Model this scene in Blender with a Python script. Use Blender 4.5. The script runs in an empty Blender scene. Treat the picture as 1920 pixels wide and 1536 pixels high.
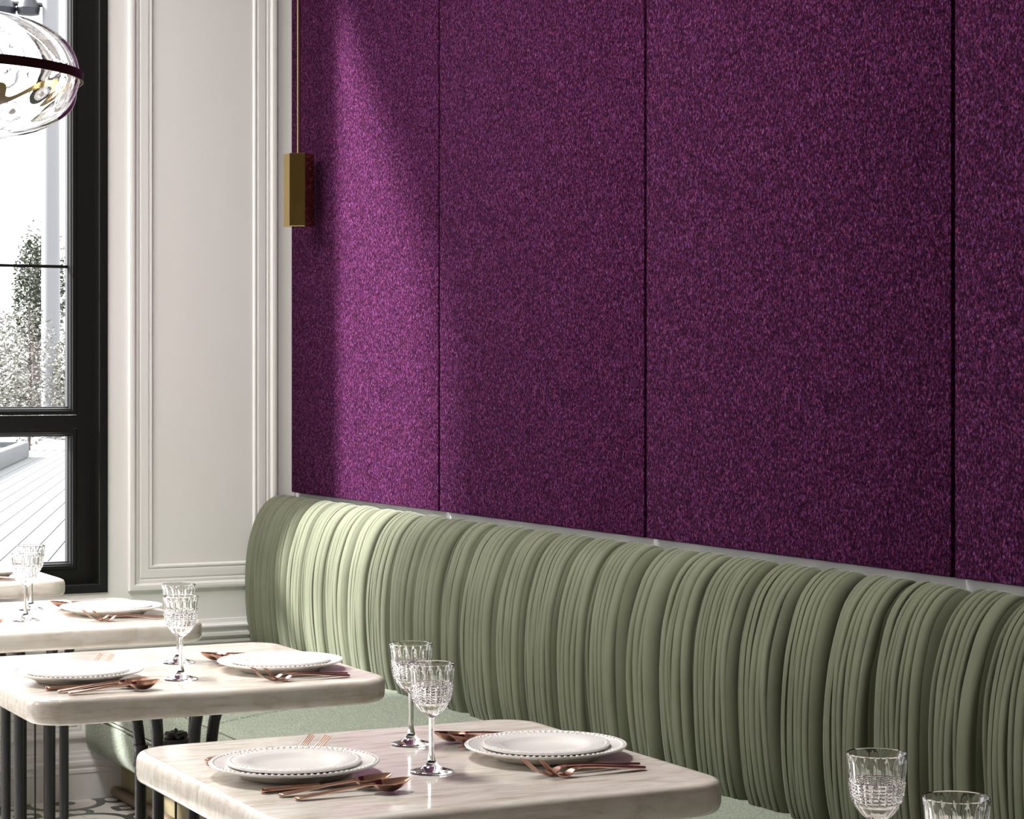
import bpy, bmesh, math, random
from mathutils import Vector, Matrix
from math import pi, sin, cos, sqrt, radians

random.seed(7)
scene = bpy.context.scene
COL = scene.collection

# ------------------------------------------------------------------ camera
cd = bpy.data.cameras.new('camera')
cam = bpy.data.objects.new('camera', cd)
COL.objects.link(cam)
cd.sensor_width = 36.0
cd.lens = 4153.55 / 1920 * 36.0
cd.shift_y = -63.4 / 1920
cd.clip_end = 600
cam.location = (7.183, -2.794, 1.399)
cam.rotation_euler = (pi / 2, 0, pi / 2 - 0.4681)
scene.camera = cam

# ------------------------------------------------------------------ world, sun, exposure
wd = bpy.data.worlds.new('overcast_sky')
scene.world = wd
wd.use_nodes = True
bg = wd.node_tree.nodes['Background']
bg.inputs['Color'].default_value = (0.93, 0.955, 1.0, 1)
bg.inputs['Strength'].default_value = 6.0

sl = bpy.data.lights.new('sun', 'SUN')
sl.energy = 25.0
sl.angle = radians(6.5)
sl.color = (1.0, 0.985, 0.98)
sun = bpy.data.objects.new('sun', sl)
COL.objects.link(sun)
SUN_DIR = Vector((0.68, 1.0, -0.90)).normalized()
sun.rotation_euler = SUN_DIR.to_track_quat('-Z', 'Y').to_euler()
sun.location = (-6, -9, 8)

# soft ceiling lamps: a long one over the row of tables, a small one over the aisle
for lx, ly, sx_, sy_, lw_ in ((1.0, -2.8, 2.0, 1.0, 190.0), (2.8, -1.9, 0.9, 0.5, 105.0)):
    al = bpy.data.lights.new('ceiling_lamp', 'AREA')
    al.shape = 'RECTANGLE'
    al.size, al.size_y = sx_, sy_
    al.energy = lw_
    al.color = (1.0, 0.965, 0.93)
    ao = bpy.data.objects.new('ceiling_lamp', al)
    COL.objects.link(ao)
    ao.location = (lx, ly, 3.87)

# lantern standing in the aisle, out of view
pt = bpy.data.lights.new('aisle_lantern', 'POINT')
pt.energy = 110.0
pt.shadow_soft_size = 0.28
pt.color = (1.0, 0.965, 0.93)
po = bpy.data.objects.new('aisle_lantern', pt)
COL.objects.link(po)
po.location = (1.8, -5.6, 2.3)

scene.view_settings.view_transform = 'Standard'
scene.view_settings.look = 'None'
scene.view_settings.gamma = 1.0
scene.view_settings.use_curve_mapping = False
scene.view_settings.exposure = 0.0
scene.render.film_transparent = False
try:
    scene.cycles.max_bounces = 14
    scene.cycles.diffuse_bounces = 5
    scene.cycles.glossy_bounces = 6
    scene.cycles.transmission_bounces = 12
    scene.cycles.transparent_max_bounces = 12
    scene.cycles.caustics_reflective = False
    scene.cycles.caustics_refractive = False
    scene.cycles.sample_clamp_indirect = 6.0
    scene.cycles.use_denoising = True
except Exception:
    pass


# ------------------------------------------------------------------ helpers
def s2l(c):
    c = c / 255.0
    return c / 12.92 if c <= 0.04045 else ((c + 0.055) / 1.055) ** 2.4


def rgb(r, g, b):
    return (s2l(r), s2l(g), s2l(b), 1)


def mesh_obj(name, verts, faces, mat, parent=None, smooth=None, loc=None):
    me = bpy.data.meshes.new(name)
    me.from_pydata([tuple(v) for v in verts], [], faces)
    me.validate()
    bm = bmesh.new()
    bm.from_mesh(me)
    bmesh.ops.recalc_face_normals(bm, faces=bm.faces)
    bm.to_mesh(me)
    bm.free()
    if smooth is not None:
        me.polygons.foreach_set('use_smooth', [True] * len(me.polygons))
        me.set_sharp_from_angle(angle=radians(smooth))
    if mat:
        me.materials.append(mat)
    o = bpy.data.objects.new(name, me)
    COL.objects.link(o)
    if parent:
        o.parent = parent
    if loc:
        o.location = loc
    return o


def empty(name, loc=(0, 0, 0), rz=0.0):
    o = bpy.data.objects.new(name, None)
    o.empty_display_size = 0.05
    COL.objects.link(o)
    o.location = loc
    o.rotation_euler = (0, 0, rz)
    return o


def tag(o, label=None, cat=None, group=None, kind=None):
    if label: o['label'] = label
    if cat: o['category'] = cat
    if group: o['group'] = group
    if kind: o['kind'] = kind
    return o


def copy_tree(o, parent=None):
    c = o.copy()
    COL.objects.link(c)
    if parent:
        c.parent = parent
    for ch in list(o.children):
        copy_tree(ch, c)
    return c


def box_vf(x0, x1, y0, y1, z0, z1, base=0):
    v = [(x0, y0, z0), (x1, y0, z0), (x1, y1, z0), (x0, y1, z0),
         (x0, y0, z1), (x1, y0, z1), (x1, y1, z1), (x0, y1, z1)]
    f = [(0, 3, 2, 1), (4, 5, 6, 7), (0, 1, 5, 4), (1, 2, 6, 5), (2, 3, 7, 6), (3, 0, 4, 7)]
    return v, [tuple(i + base for i in q) for q in f]


def boxes(name, lst, mat, parent=None, bevel=0.0):
    V, Fc = [], []
    for b in lst:
        v, f = box_vf(*b, base=len(V))
        V += v
        Fc += f
    o = mesh_obj(name, V, Fc, mat, parent)
    if bevel:
        bm = bmesh.new()
        bm.from_mesh(o.data)
        bmesh.ops.bevel(bm, geom=list(bm.edges), offset=bevel, segments=2, affect='EDGES', profile=0.5)
        bm.to_mesh(o.data)
        bm.free()
        o.data.polygons.foreach_set('use_smooth', [True] * len(o.data.polygons))
        o.data.set_sharp_from_angle(angle=radians(40))
    return o


def lathe_vf(prof, n, closed=False):
    """prof: list of (r, z); r == 0 points become poles."""
    V, Fc, rings = [], [], []
    for r, z in prof:
        if r < 1e-6:
            V.append((0, 0, z))
            rings.append([len(V) - 1])
        else:
            s = len(V)
            for i in range(n):
                a = 2 * pi * i / n
                V.append((r * cos(a), r * sin(a), z))
            rings.append(list(range(s, s + n)))
    pairs = list(zip(rings, rings[1:]))
    if closed:
        pairs.append((rings[-1], rings[0]))
    for A, B in pairs:
        for i in range(n):
            j = (i + 1) % n
            if len(A) == 1 and len(B) == 1:
                continue
            if len(A) == 1:
                Fc.append((A[0], B[i], B[j]))
            elif len(B) == 1:
                Fc.append((A[i], A[j], B[0]))
            else:
                Fc.append((A[i], A[j], B[j], B[i]))
    return V, Fc


def lathe(name, prof, n, mat, parent=None, smooth=35, loc=None, closed=False):
    V, Fc = lathe_vf(prof, n, closed)
    return mesh_obj(name, V, Fc, mat, parent, smooth, loc)


def tube_vf(path, radii, n, base=0, cap=True):
    V, Fc = [], []
    P = [Vector(p) for p in path]
    prev = None
    for i, p in enumerate(P):
        t = (P[min(i + 1, len(P) - 1)] - P[max(i - 1, 0)]).normalized()
        ref = Vector((1, 0, 0)) if abs(t.x) < 0.9 else Vector((0, 1, 0))
        if prev is None:
            u = t.cross(ref).normalized()
        else:
            u = (prev - t * prev.dot(t)).normalized()
        prev = u
        w = t.cross(u)
        r = radii[i] if hasattr(radii, '__len__') else radii
        for k in range(n):
            a = 2 * pi * k / n
            V.append(tuple(p + (u * cos(a) + w * sin(a)) * r))
    for i in range(len(P) - 1):
        for k in range(n):
            j = (k + 1) % n
            Fc.append((base + i * n + k, base + i * n + j, base + (i + 1) * n + j, base + (i + 1) * n + k))
    if cap:
        Fc.append(tuple(base + k for k in range(n))[::-1])
        Fc.append(tuple(base + (len(P) - 1) * n + k for k in range(n)))
    return V, Fc


def tube(name, path, radii, n, mat, parent=None, smooth=40, loc=None):
    V, Fc = tube_vf(path, radii, n)
    return mesh_obj(name, V, Fc, mat, parent, smooth, loc)


def frame_sweep(name, y0, y1, z0, z1, prof, mat, parent=None, x=0.0, smooth=25, closed=False):
    """Mitred frame on a plane x = const: prof = [(inward offset, height along +x)]."""
    V, Fc = [], []
    n = len(prof)
    for (cy, cz, sy, sz) in ((y0, z0, 1, 1), (y1, z0, -1, 1), (y1, z1, -1, -1), (y0, z1, 1, -1)):
        for o, h in prof:
            V.append((x + h, cy + sy * o, cz + sz * o))
    for c in range(4):
        d = (c + 1) % 4
        for k in range(n - 1 + (1 if closed else 0)):
            l = (k + 1) % n
            Fc.append((c * n + k, d * n + k, d * n + l, c * n + l))
    return mesh_obj(name, V, Fc, mat, parent, smooth)


def extrude_y(name, prof, y0, y1, mat, parent=None, smooth=25):
    n = len(prof)
    V = [(x, y0, z) for x, z in prof] + [(x, y1, z) for x, z in prof]
    Fc = [(k, (k + 1) % n, n + (k + 1) % n, n + k) for k in range(n)]
    Fc += [tuple(range(n)), tuple(range(n, 2 * n))]
    return mesh_obj(name, V, Fc, mat, parent, smooth)


# ------------------------------------------------------------------ materials
class M:
    pass


def new_mat(name):
    m = bpy.data.materials.new(name)
    m.use_nodes = True
    nt = m.node_tree
    b = nt.nodes['Principled BSDF']
    return m, nt, b


def nd(nt, t, **kw):
    n = nt.nodes.new(t)
    for k, v in kw.items():
        setattr(n, k, v)
    return n


def simple(name, col, rough=0.5, metal=0.0, coat=0.0, spec=0.5, bump=0.0, bscale=200.0, var=0.0, sheen=0.0):
    m, nt, b = new_mat(name)
    b.inputs['Base Color'].default_value = col
    b.inputs['Roughness'].default_value = rough
    b.inputs['Metallic'].default_value = metal
    b.inputs['Coat Weight'].default_value = coat
    b.inputs['Specular IOR Level'].default_value = spec
    b.inputs['Sheen Weight'].default_value = sheen
    if bump or var:
        tc = nd(nt, 'ShaderNodeTexCoord')
        ns = nd(nt, 'ShaderNodeTexNoise')
        ns.inputs['Scale'].default_value = bscale
        ns.inputs['Detail'].default_value = 4
        nt.links.new(tc.outputs['Object'], ns.inputs['Vector'])
        if bump:
            bp = nd(nt, 'ShaderNodeBump')
            bp.inputs['Strength'].default_value = bump
            bp.inputs['Distance'].default_value = 0.002
            nt.links.new(ns.outputs['Fac'], bp.inputs['Height'])
            nt.links.new(bp.outputs['Normal'], b.inputs['Normal'])
        if var:
            mx = nd(nt, 'ShaderNodeMix', data_type='RGBA')
            mx.inputs[6].default_value = tuple(c * (1 - var) for c in col[:3]) + (1,)
            mx.inputs[7].default_value = tuple(min(1, c * (1 + var)) for c in col[:3]) + (1,)
            nt.links.new(ns.outputs['Fac'], mx.inputs[0])
            nt.links.new(mx.outputs[2], b.inputs['Base Color'])
    return m


M.wall = simple('white_wall_paint', (0.65, 0.637, 0.623, 1), 0.55, spec=0.3)
M.ceil = simple('ceiling_paint', (0.4, 0.39, 0.38, 1), 0.7)
M.black = simple('black_window_lacquer', (0.005, 0.005, 0.0045, 1), 0.42, spec=0.28)
M.brass = simple('brushed_brass', (0.58, 0.42, 0.15, 1), 0.13, metal=1.0, bump=0.05, bscale=400)
M.bronze = simple('dark_bronze', (0.05, 0.018, 0.014, 1), 0.4, metal=0.6)
M.copper = simple('rose_copper', (0.52, 0.285, 0.205, 1), 0.19, metal=1.0)
M.iron = simple('black_cast_metal', (0.018, 0.018, 0.019, 1), 0.42, metal=0.3, bump=0.35, bscale=160, var=0.3)
M.china = simple('white_china', (0.88, 0.855, 0.825, 1), 0.2, spec=0.4)
M.plinth = simple('olive_plinth_cloth', rgb(138, 128, 96), 0.9, bump=0.3, bscale=500)
M.rail = simple('brown_wood_rail', rgb(112, 92, 74), 0.5, var=0.2, bscale=30)
M.cord = simple('dark_cord', (0.01, 0.009, 0.008, 1), 0.6)
M.shell = simple('dark_wood_panelling', (0.16, 0.135, 0.115, 1), 0.6)


def glass_mat(name, rough=0.0, ior=1.47, col=(1, 1, 1, 1)):
    m, nt, b = new_mat(name)
    nt.nodes.remove(b)
    g = nd(nt, 'ShaderNodeBsdfGlass')
    g.inputs['Color'].default_value = col
    g.inputs['Roughness'].default_value = rough
    g.inputs['IOR'].default_value = ior
    nt.links.new(g.outputs[0], nt.nodes['Material Output'].inputs[0])
    return m


M.crystal = glass_mat('crystal_glass', 0.0, 1.48)
M.globe = glass_mat('blown_glass', 0.0, 1.45)


def pane_mat():
    m, nt, b = new_mat('window_glass')
    nt.nodes.remove(b)
    t = nd(nt, 'ShaderNodeBsdfTransparent')
    g = nd(nt, 'ShaderNodeBsdfGlossy')
    g.inputs['Roughness'].default_value = 0.0
    lw = nd(nt, 'ShaderNodeLayerWeight')
    pw = nd(nt, 'ShaderNodeMath', operation='POWER')
    pw.inputs[1].default_value = 5.0
    fr = nd(nt, 'ShaderNodeMath', operation='MULTIPLY_ADD')
    fr.inputs[1].default_value = 0.7
    fr.inputs[2].default_value = 0.03
    nt.links.new(lw.outputs['Facing'], pw.inputs[0])
    nt.links.new(pw.outputs[0], fr.inputs[0])
    mx = nd(nt, 'ShaderNodeMixShader')
    nt.links.new(fr.outputs[0], mx.inputs[0])
    nt.links.new(t.outputs[0], mx.inputs[1])
    nt.links.new(g.outputs[0], mx.inputs[2])
    nt.links.new(mx.outputs[0], nt.nodes['Material Output'].inputs[0])
    return m


M.pane = pane_mat()


def ramp(nt, stops):
    r = nd(nt, 'ShaderNodeValToRGB')
    e = r.color_ramp.elements
    e[0].position, e[0].color = stops[0]
    e[1].position, e[1].color = stops[-1]
    for p, c in stops[1:-1]:
        k = e.new(p)
        k.color = c
    return r


def felt_mat():
    m, nt, b = new_mat('purple_melange_felt')
    tc = nd(nt, 'ShaderNodeTexCoord')
    mp = nd(nt, 'ShaderNodeMapping')
    mp.inputs['Scale'].default_value = (1.0, 1.0, 0.68)
    nt.links.new(tc.outputs['Object'], mp.inputs[0])
    n1 = nd(nt, 'ShaderNodeTexNoise')
    n1.inputs['Scale'].default_value = 220
    n1.inputs['Detail'].default_value = 3
    n1.inputs['Roughness'].default_value = 0.7
    n2 = nd(nt, 'ShaderNodeTexNoise')
    n2.inputs['Scale'].default_value = 170
    n2.inputs['Detail'].default_value = 2
    n3 = nd(nt, 'ShaderNodeTexNoise')
    n3.inputs['Scale'].default_value = 2.2
    n3.inputs['Detail'].default_value = 3
    off = nd(nt, 'ShaderNodeVectorMath', operation='ADD')
    off.inputs[1].default_value = (13.1, 7.7, 3.3)
    nt.links.new(mp.outputs[0], n1.inputs['Vector'])
    nt.links.new(mp.outputs[0], off.inputs[0])
    nt.links.new(off.outputs[0], n2.inputs['Vector'])
    nt.links.new(tc.outputs['Object'], n3.inputs['Vector'])
    r1 = ramp(nt, [(0.28, (0.003, 0.001, 0.003, 1)), (0.43, (0.015, 0.003, 0.011, 1)),
                   (0.52, (0.037, 0.0068, 0.026, 1)), (0.60, (0.074, 0.015, 0.054, 1)), (0.72, (0.18, 0.070, 0.155, 1))])
    nt.links.new(n1.outputs['Fac'], r1.inputs[0])
    r2 = ramp(nt, [(0.30, (0.55, 0.75, 1.4, 1)), (0.45, (0.95, 1.0, 1.1, 1)), (0.56, (1, 1, 1, 1)), (0.70, (1.35, 0.8, 0.6, 1))])
    nt.links.new(n2.outputs['Fac'], r2.inputs[0])
    mu = nd(nt, 'ShaderNodeMix', data_type='RGBA', blend_type='MULTIPLY')
    mu.inputs[0].default_value = 1.0
    nt.links.new(r1.outputs[0], mu.inputs[6])
    nt.links.new(r2.outputs[0], mu.inputs[7])
    nt.links.new(mu.outputs[2], b.inputs['Base Color'])
    b.inputs['Roughness'].default_value = 0.95
    b.inputs['Specular IOR Level'].default_value = 0.02
    bp = nd(nt, 'ShaderNodeBump')
    bp.inputs['Strength'].default_value = 0.6
    bp.inputs['Distance'].default_value = 0.002
    nt.links.new(n1.outputs['Fac'], bp.inputs['Height'])
    nt.links.new(bp.outputs[0], b.inputs['Normal'])
    return m


M.felt = felt_mat()
M.feltedge = simple('dark_felt_backing', (0.018, 0.006, 0.014, 1), 0.9)


def velvet_mat():
    m, nt, b = new_mat('sage_velvet')
    tc = nd(nt, 'ShaderNodeTexCoord')
    n1 = nd(nt, 'ShaderNodeTexNoise')
    n1.inputs['Scale'].default_value = 6
    n1.inputs['Detail'].default_value = 5
    nt.links.new(tc.outputs['Object'], n1.inputs['Vector'])
    r1 = ramp(nt, [(0.3, (0.094, 0.101, 0.066, 1)), (0.7, (0.122, 0.129, 0.087, 1))])
    nt.links.new(n1.outputs['Fac'], r1.inputs[0])
    nt.links.new(r1.outputs[0], b.inputs['Base Color'])
    b.inputs['Roughness'].default_value = 0.85
    b.inputs['Specular IOR Level'].default_value = 0.15
    b.inputs['Sheen Weight'].default_value = 0.6
    b.inputs['Sheen Roughness'].default_value = 0.32
    b.inputs['Sheen Tint'].default_value = (0.88, 0.95, 0.86, 1)
    n2 = nd(nt, 'ShaderNodeTexNoise')
    n2.inputs['Scale'].default_value = 700
    nt.links.new(tc.outputs['Object'], n2.inputs['Vector'])
    bp = nd(nt, 'ShaderNodeBump')
    bp.inputs['Strength'].default_value = 0.12
    bp.inputs['Distance'].default_value = 0.001
    nt.links.new(n2.outputs['Fac'], bp.inputs['Height'])
    nt.links.new(bp.outputs[0], b.inputs['Normal'])
    return m


M.velvet = velvet_mat()


def boucle_mat():
    m, nt, b = new_mat('green_boucle')
    tc = nd(nt, 'ShaderNodeTexCoord')
    n1 = nd(nt, 'ShaderNodeTexNoise')
    n1.inputs['Scale'].default_value = 270
    n1.inputs['Detail'].default_value = 3
    n1.inputs['Distortion'].default_value = 1.0
    nt.links.new(tc.outputs['Object'], n1.inputs['Vector'])
    r1 = ramp(nt, [(0.3, rgb(54, 64, 56)), (0.46, rgb(106, 116, 98)), (0.56, rgb(130, 139, 118)), (0.7, rgb(170, 174, 160))])
    nt.links.new(n1.outputs['Fac'], r1.inputs[0])
    nt.links.new(r1.outputs[0], b.inputs['Base Color'])
    b.inputs['Roughness'].default_value = 0.8
    b.inputs['Sheen Weight'].default_value = 0.2
    bp = nd(nt, 'ShaderNodeBump')
    bp.inputs['Strength'].default_value = 0.9
    bp.inputs['Distance'].default_value = 0.003
    nt.links.new(n1.outputs['Fac'], bp.inputs['Height'])
    nt.links.new(bp.outputs[0], b.inputs['Normal'])
    return m


M.boucle = boucle_mat()


def marble_mat():
    m, nt, b = new_mat('beige_veined_marble')
    tc = nd(nt, 'ShaderNodeTexCoord')
    oi = nd(nt, 'ShaderNodeObjectInfo')
    sc = nd(nt, 'ShaderNodeVectorMath', operation='SCALE')
    sc.inputs[0].default_value = (7.3, 3.1, 5.7)
    nt.links.new(oi.outputs['Random'], sc.inputs['Scale'])
    ad = nd(nt, 'ShaderNodeVectorMath', operation='ADD')
    nt.links.new(tc.outputs['Object'], ad.inputs[0])
    nt.links.new(sc.outputs[0], ad.inputs[1])
    mp = nd(nt, 'ShaderNodeMapping')
    mp.inputs['Scale'].default_value = (8.0, 1.3, 2.2)
    mp.inputs['Rotation'].default_value = (0.12, 0, 0.07)
    nt.links.new(ad.outputs[0], mp.inputs[0])
    n1 = nd(nt, 'ShaderNodeTexNoise')
    n1.inputs['Scale'].default_value = 8
    n1.inputs['Detail'].default_value = 9
    n1.inputs['Roughness'].default_value = 0.62
    n1.inputs['Distortion'].default_value = 0.6
    nt.links.new(mp.outputs[0], n1.inputs['Vector'])
    r1 = ramp(nt, [(0.26, rgb(196, 186, 172)), (0.42, rgb(222, 215, 205)), (0.54, rgb(232, 227, 219)), (0.74, rgb(240, 237, 231))])
    nt.links.new(n1.outputs['Fac'], r1.inputs[0])
    # coarser brown clouding
    mp2 = nd(nt, 'ShaderNodeMapping')
    mp2.inputs['Scale'].default_value = (3.0, 1.2, 14.0)
    nt.links.new(ad.outputs[0], mp2.inputs[0])
    n2 = nd(nt, 'ShaderNodeTexNoise')
    n2.inputs['Scale'].default_value = 4.5
    n2.inputs['Detail'].default_value = 7
    n2.inputs['Roughness'].default_value = 0.7
    n2.inputs['Distortion'].default_value = 1.2
    nt.links.new(mp2.outputs[0], n2.inputs['Vector'])
    r2 = ramp(nt, [(0.40, (1, 1, 1, 1)), (0.54, (0.95, 0.925, 0.90, 1)), (0.70, (0.70, 0.61, 0.52, 1))])
    nt.links.new(n2.outputs['Fac'], r2.inputs[0])
    mu = nd(nt, 'ShaderNodeMix', data_type='RGBA', blend_type='MULTIPLY')
    mu.inputs[0].default_value = 0.85
    nt.links.new(r1.outputs[0], mu.inputs[6])
    nt.links.new(r2.outputs[0], mu.inputs[7])
    nt.links.new(mu.outputs[2], b.inputs['Base Color'])
    b.inputs['Roughness'].default_value = 0.12
    b.inputs['Specular IOR Level'].default_value = 0.36
    return m


M.marble = marble_mat()


def tile_mat():
    """Encaustic pattern from world position, period 2 tiles."""
    m, nt, b = new_mat('patterned_cement_tile')
    g = nd(nt, 'ShaderNodeNewGeometry')
    sp = nd(nt, 'ShaderNodeSeparateXYZ')
    nt.links.new(g.outputs['Position'], sp.inputs[0])

    def math1(op, a, bv=None, c=None):
        n = nd(nt, 'ShaderNodeMath', operation=op)
        for i, v in enumerate((a, bv, c)):
            if v is None: continue
            if isinstance(v, (int, float)):
                n.inputs[i].default_value = v
            else:
                nt.links.new(v, n.inputs[i])
        return n.outputs[0]

    T = 0.32
    u = math1('FRACT', math1('ADD', math1('DIVIDE', sp.outputs[0], T), 20.8125))
    v = math1('FRACT', math1('ADD', math1('DIVIDE', sp.outputs[1], T), 20.609))
    au = math1('ABSOLUTE', math1('SUBTRACT', u, 0.5))    # 0 centre .. .5 edge
    av = math1('ABSOLUTE', math1('SUBTRACT', v, 0.5))
    eu = math1('SUBTRACT', 0.5, au)
    ev = math1('SUBTRACT', 0.5, av)

    def dist(a, bb):
        return math1('SQRT', math1('ADD', math1('MULTIPLY', a, a), math1('MULTIPLY', bb, bb)))

    def band(d, r0, r1):
        return math1('MULTIPLY', math1('GREATER_THAN', d, r0), math1('LESS_THAN', d, r1))

    dark = band(dist(math1('MULTIPLY', au, 1.0), ev), 0.09, 0.17)                 # rings on edges
    dark = math1('MAXIMUM', dark, band(dist(eu, math1('MULTIPLY', av, 1.5)), 0.10, 0.2))
    dark = math1('MAXIMUM', dark, band(dist(eu, ev), 0.33, 0.42))          # corner arcs
    leaf = math1('MAXIMUM', dist(au, math1('ADD', av, 0.26)), dist(math1('ADD', au, 0.26), av))
    dark = math1('MAXIMUM', dark, band(leaf, 0.32, 0.40))
    dark = math1('MAXIMUM', dark, math1('LESS_THAN', dist(eu, ev), 0.12))
    mx = nd(nt, 'ShaderNodeMix', data_type='RGBA')
    mx.inputs[6].default_value = rgb(226, 221, 214)
    mx.inputs[7].default_value = rgb(84, 88, 84)
    nt.links.new(dark, mx.inputs[0])
    nt.links.new(mx.outputs[2], b.inputs['Base Color'])
    b.inputs['Roughness'].default_value = 0.35
    return m


M.tile = tile_mat()

# exterior materials
M.slab = simple('pale_paving', (0.085, 0.085, 0.084, 1), 0.8, var=0.05, bscale=3)
M.slab2 = simple('white_paving', (0.105, 0.105, 0.107, 1), 0.8, var=0.03, bscale=3)
M.joint = simple('paving_joint', (0.05, 0.05, 0.05, 1), 0.9)
M.snow = simple('snow', (0.12, 0.123, 0.13, 1), 0.9, var=0.2, bscale=4)
M.post = simple('white_painted_post', (0.14, 0.14, 0.142, 1), 0.6)
M.curb = simple('weathered_kerb_stone', (0.075, 0.078, 0.078, 1), 0.9, var=0.35, bscale=9)
M.soil = simple('dark_soil', (0.004, 0.004, 0.003, 1), 0.95)
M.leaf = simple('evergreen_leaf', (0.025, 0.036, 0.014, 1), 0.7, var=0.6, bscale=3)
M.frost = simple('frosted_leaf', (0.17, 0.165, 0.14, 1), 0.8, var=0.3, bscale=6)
M.twig = simple('dark_twig', (0.06, 0.045, 0.04, 1), 0.9)
M.lampdark = simple('dark_street_metal', (0.008, 0.009, 0.013, 1), 0.5)
M.carblue = simple('blue_grey_paint', (0.16, 0.19, 0.28, 1), 0.35)

# ------------------------------------------------------------------ room shell
WY0, WY1, WZ0, WZ1 = -2.28, -0.671, 0.679, 3.62         # window_1 opening
V2 = (-6.6, -3.95)                                       # window_2 opening
CEIL = 3.9
YF = -7.0
XR = 9.6
TH = 0.3
wl = boxes('wall_left', [
    (-TH, 0, WY1, 0.0, 0, CEIL),
    (-TH, 0, WY0, WY1, 0, WZ0), (-TH, 0, WY0, WY1, WZ1, CEIL),
    (-TH, 0, V2[1], WY0, 0, CEIL),
    (-TH, 0, V2[0], V2[1], 0, WZ0), (-TH, 0, V2[0], V2[1], WZ1, CEIL),
    (-TH, 0, YF, V2[0], 0, CEIL)], M.wall)
tag(wl, 'white panelled wall around the black framed window', 'wall', kind='structure')
wb = boxes('wall_back', [(-TH, XR, 0, 0.3, 0, CEIL)], M.wall)
tag(wb, 'white wall behind the purple felt panels and green banquette', 'wall', kind='structure')
wr = boxes('wall_right', [(XR, XR + 0.2, YF, 0.3, 0, CEIL)], M.shell)
tag(wr, 'plain pale end wall behind the camera', 'wall', kind='structure')
wf = boxes('wall_front', [(0.0, XR + 0.2, YF - 0.2, YF, 0, CEIL)], M.shell)
tag(wf, 'plain pale side wall beyond the open shopfront', 'wall', kind='structure')
cl = boxes('ceiling', [(-TH, XR + 0.2, YF, 0.3, CEIL, CEIL + 0.2)], M.ceil)
tag(cl, 'plain white ceiling over the dining room', 'ceiling', kind='structure')

fl = boxes('floor', [(-TH, XR + 0.2, YF, 0.3, -0.15, -0.004)], M.tile)
tag(fl, 'floor of white and charcoal patterned tiles', 'floor', kind='structure')
TS = 0.32
tile_me = None
for i in range(8):
    for j in range(9):
        x0 = i * TS - 0.26
        y0 = -0.835 - j * TS
        if tile_me is None:
            t = boxes('tile', [(-TS / 2 + 0.0012, TS / 2 - 0.0012, -TS / 2 + 0.0012, TS / 2 - 0.0012, -0.006, 0.0)], M.tile, fl)
            tile_me = t.data
        else:
            t = bpy.data.objects.new('tile', tile_me)
            COL.objects.link(t)
            t.parent = fl
        t.location = (x0 + TS / 2 + 0.001, y0 + TS / 2, 0)
        if x0 + 0.001 < 0:
            t.scale.x = (TS + x0) / TS
            t.location.x = (TS + x0) / 2 + 0.001

bb = extrude_y('baseboard_left', [(0, 0), (0.02, 0), (0.02, 0.085), (0.024, 0.089), (0.024, 0.099), (0.015, 0.103), (0.021, 0.113),
                                  (0.021, 0.124), (0.014, 0.13), (0.014, 0.141), (0.006, 0.147), (0.006, 0.156), (0, 0.16)], YF, 0, M.wall)
tag(bb, 'white stepped baseboard under the window wall', 'baseboard', kind='structure')
rail = extrude_y('trim_1', [(0, 0.487), (0.010, 0.488), (0.016, 0.493), (0.016, 0.500), (0.009, 0.504), (0.014, 0.510), (0.024, 0.516),
                            (0.024, 0.526), (0.013, 0.530), (0.016, 0.541), (0.026, 0.547), (0.026, 0.552), (0.014, 0.555), (0.010, 0.560), (0.008, 0.572), (0, 0.5735)],
                 YF, -0.001, M.wall)
tag(rail, 'white chair rail running below the window', 'trim', kind='structure')
PM = [(0, 0), (0.0, 0.014), (0.003, 0.021), (0.010, 0.024), (0.018, 0.022), (0.0235, 0.016), (0.0245, 0.010), (0.030, 0.012), (0.034, 0.0115), (0.0375, 0.008),
      (0.0395, 0.0075), (0.043, 0.011), (0.060, 0.012), (0.0685, 0.0105), (0.071, 0.005), (0.074, 0.0045), (0.076, 0.010), (0.081, 0.010), (0.084, 0.004), (0.087, 0.0)]
PM = [(o_, h_ * 0.72) for o_, h_ in PM]
for k, (a, b_, c, d, lb) in enumerate([(-0.60, -0.073, 0.679, 3.35, 'tall white picture-frame moulding between window and corner'),
                                       (-0.60, -0.073, 0.2, 0.482, 'low white moulding frame under the chair rail by the corner'),
                                       (-2.22, -0.735, 0.2, 0.482, 'low white moulding frame under the window'),
                                       (-3.8, -2.42, 0.679, 3.35, 'tall white picture-frame moulding beyond the first window')]):
    o = frame_sweep('trim_%d' % (k + 2), a, b_, c, d, PM, M.wall)
    tag(o, lb, 'moulding', kind='structure')


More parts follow.
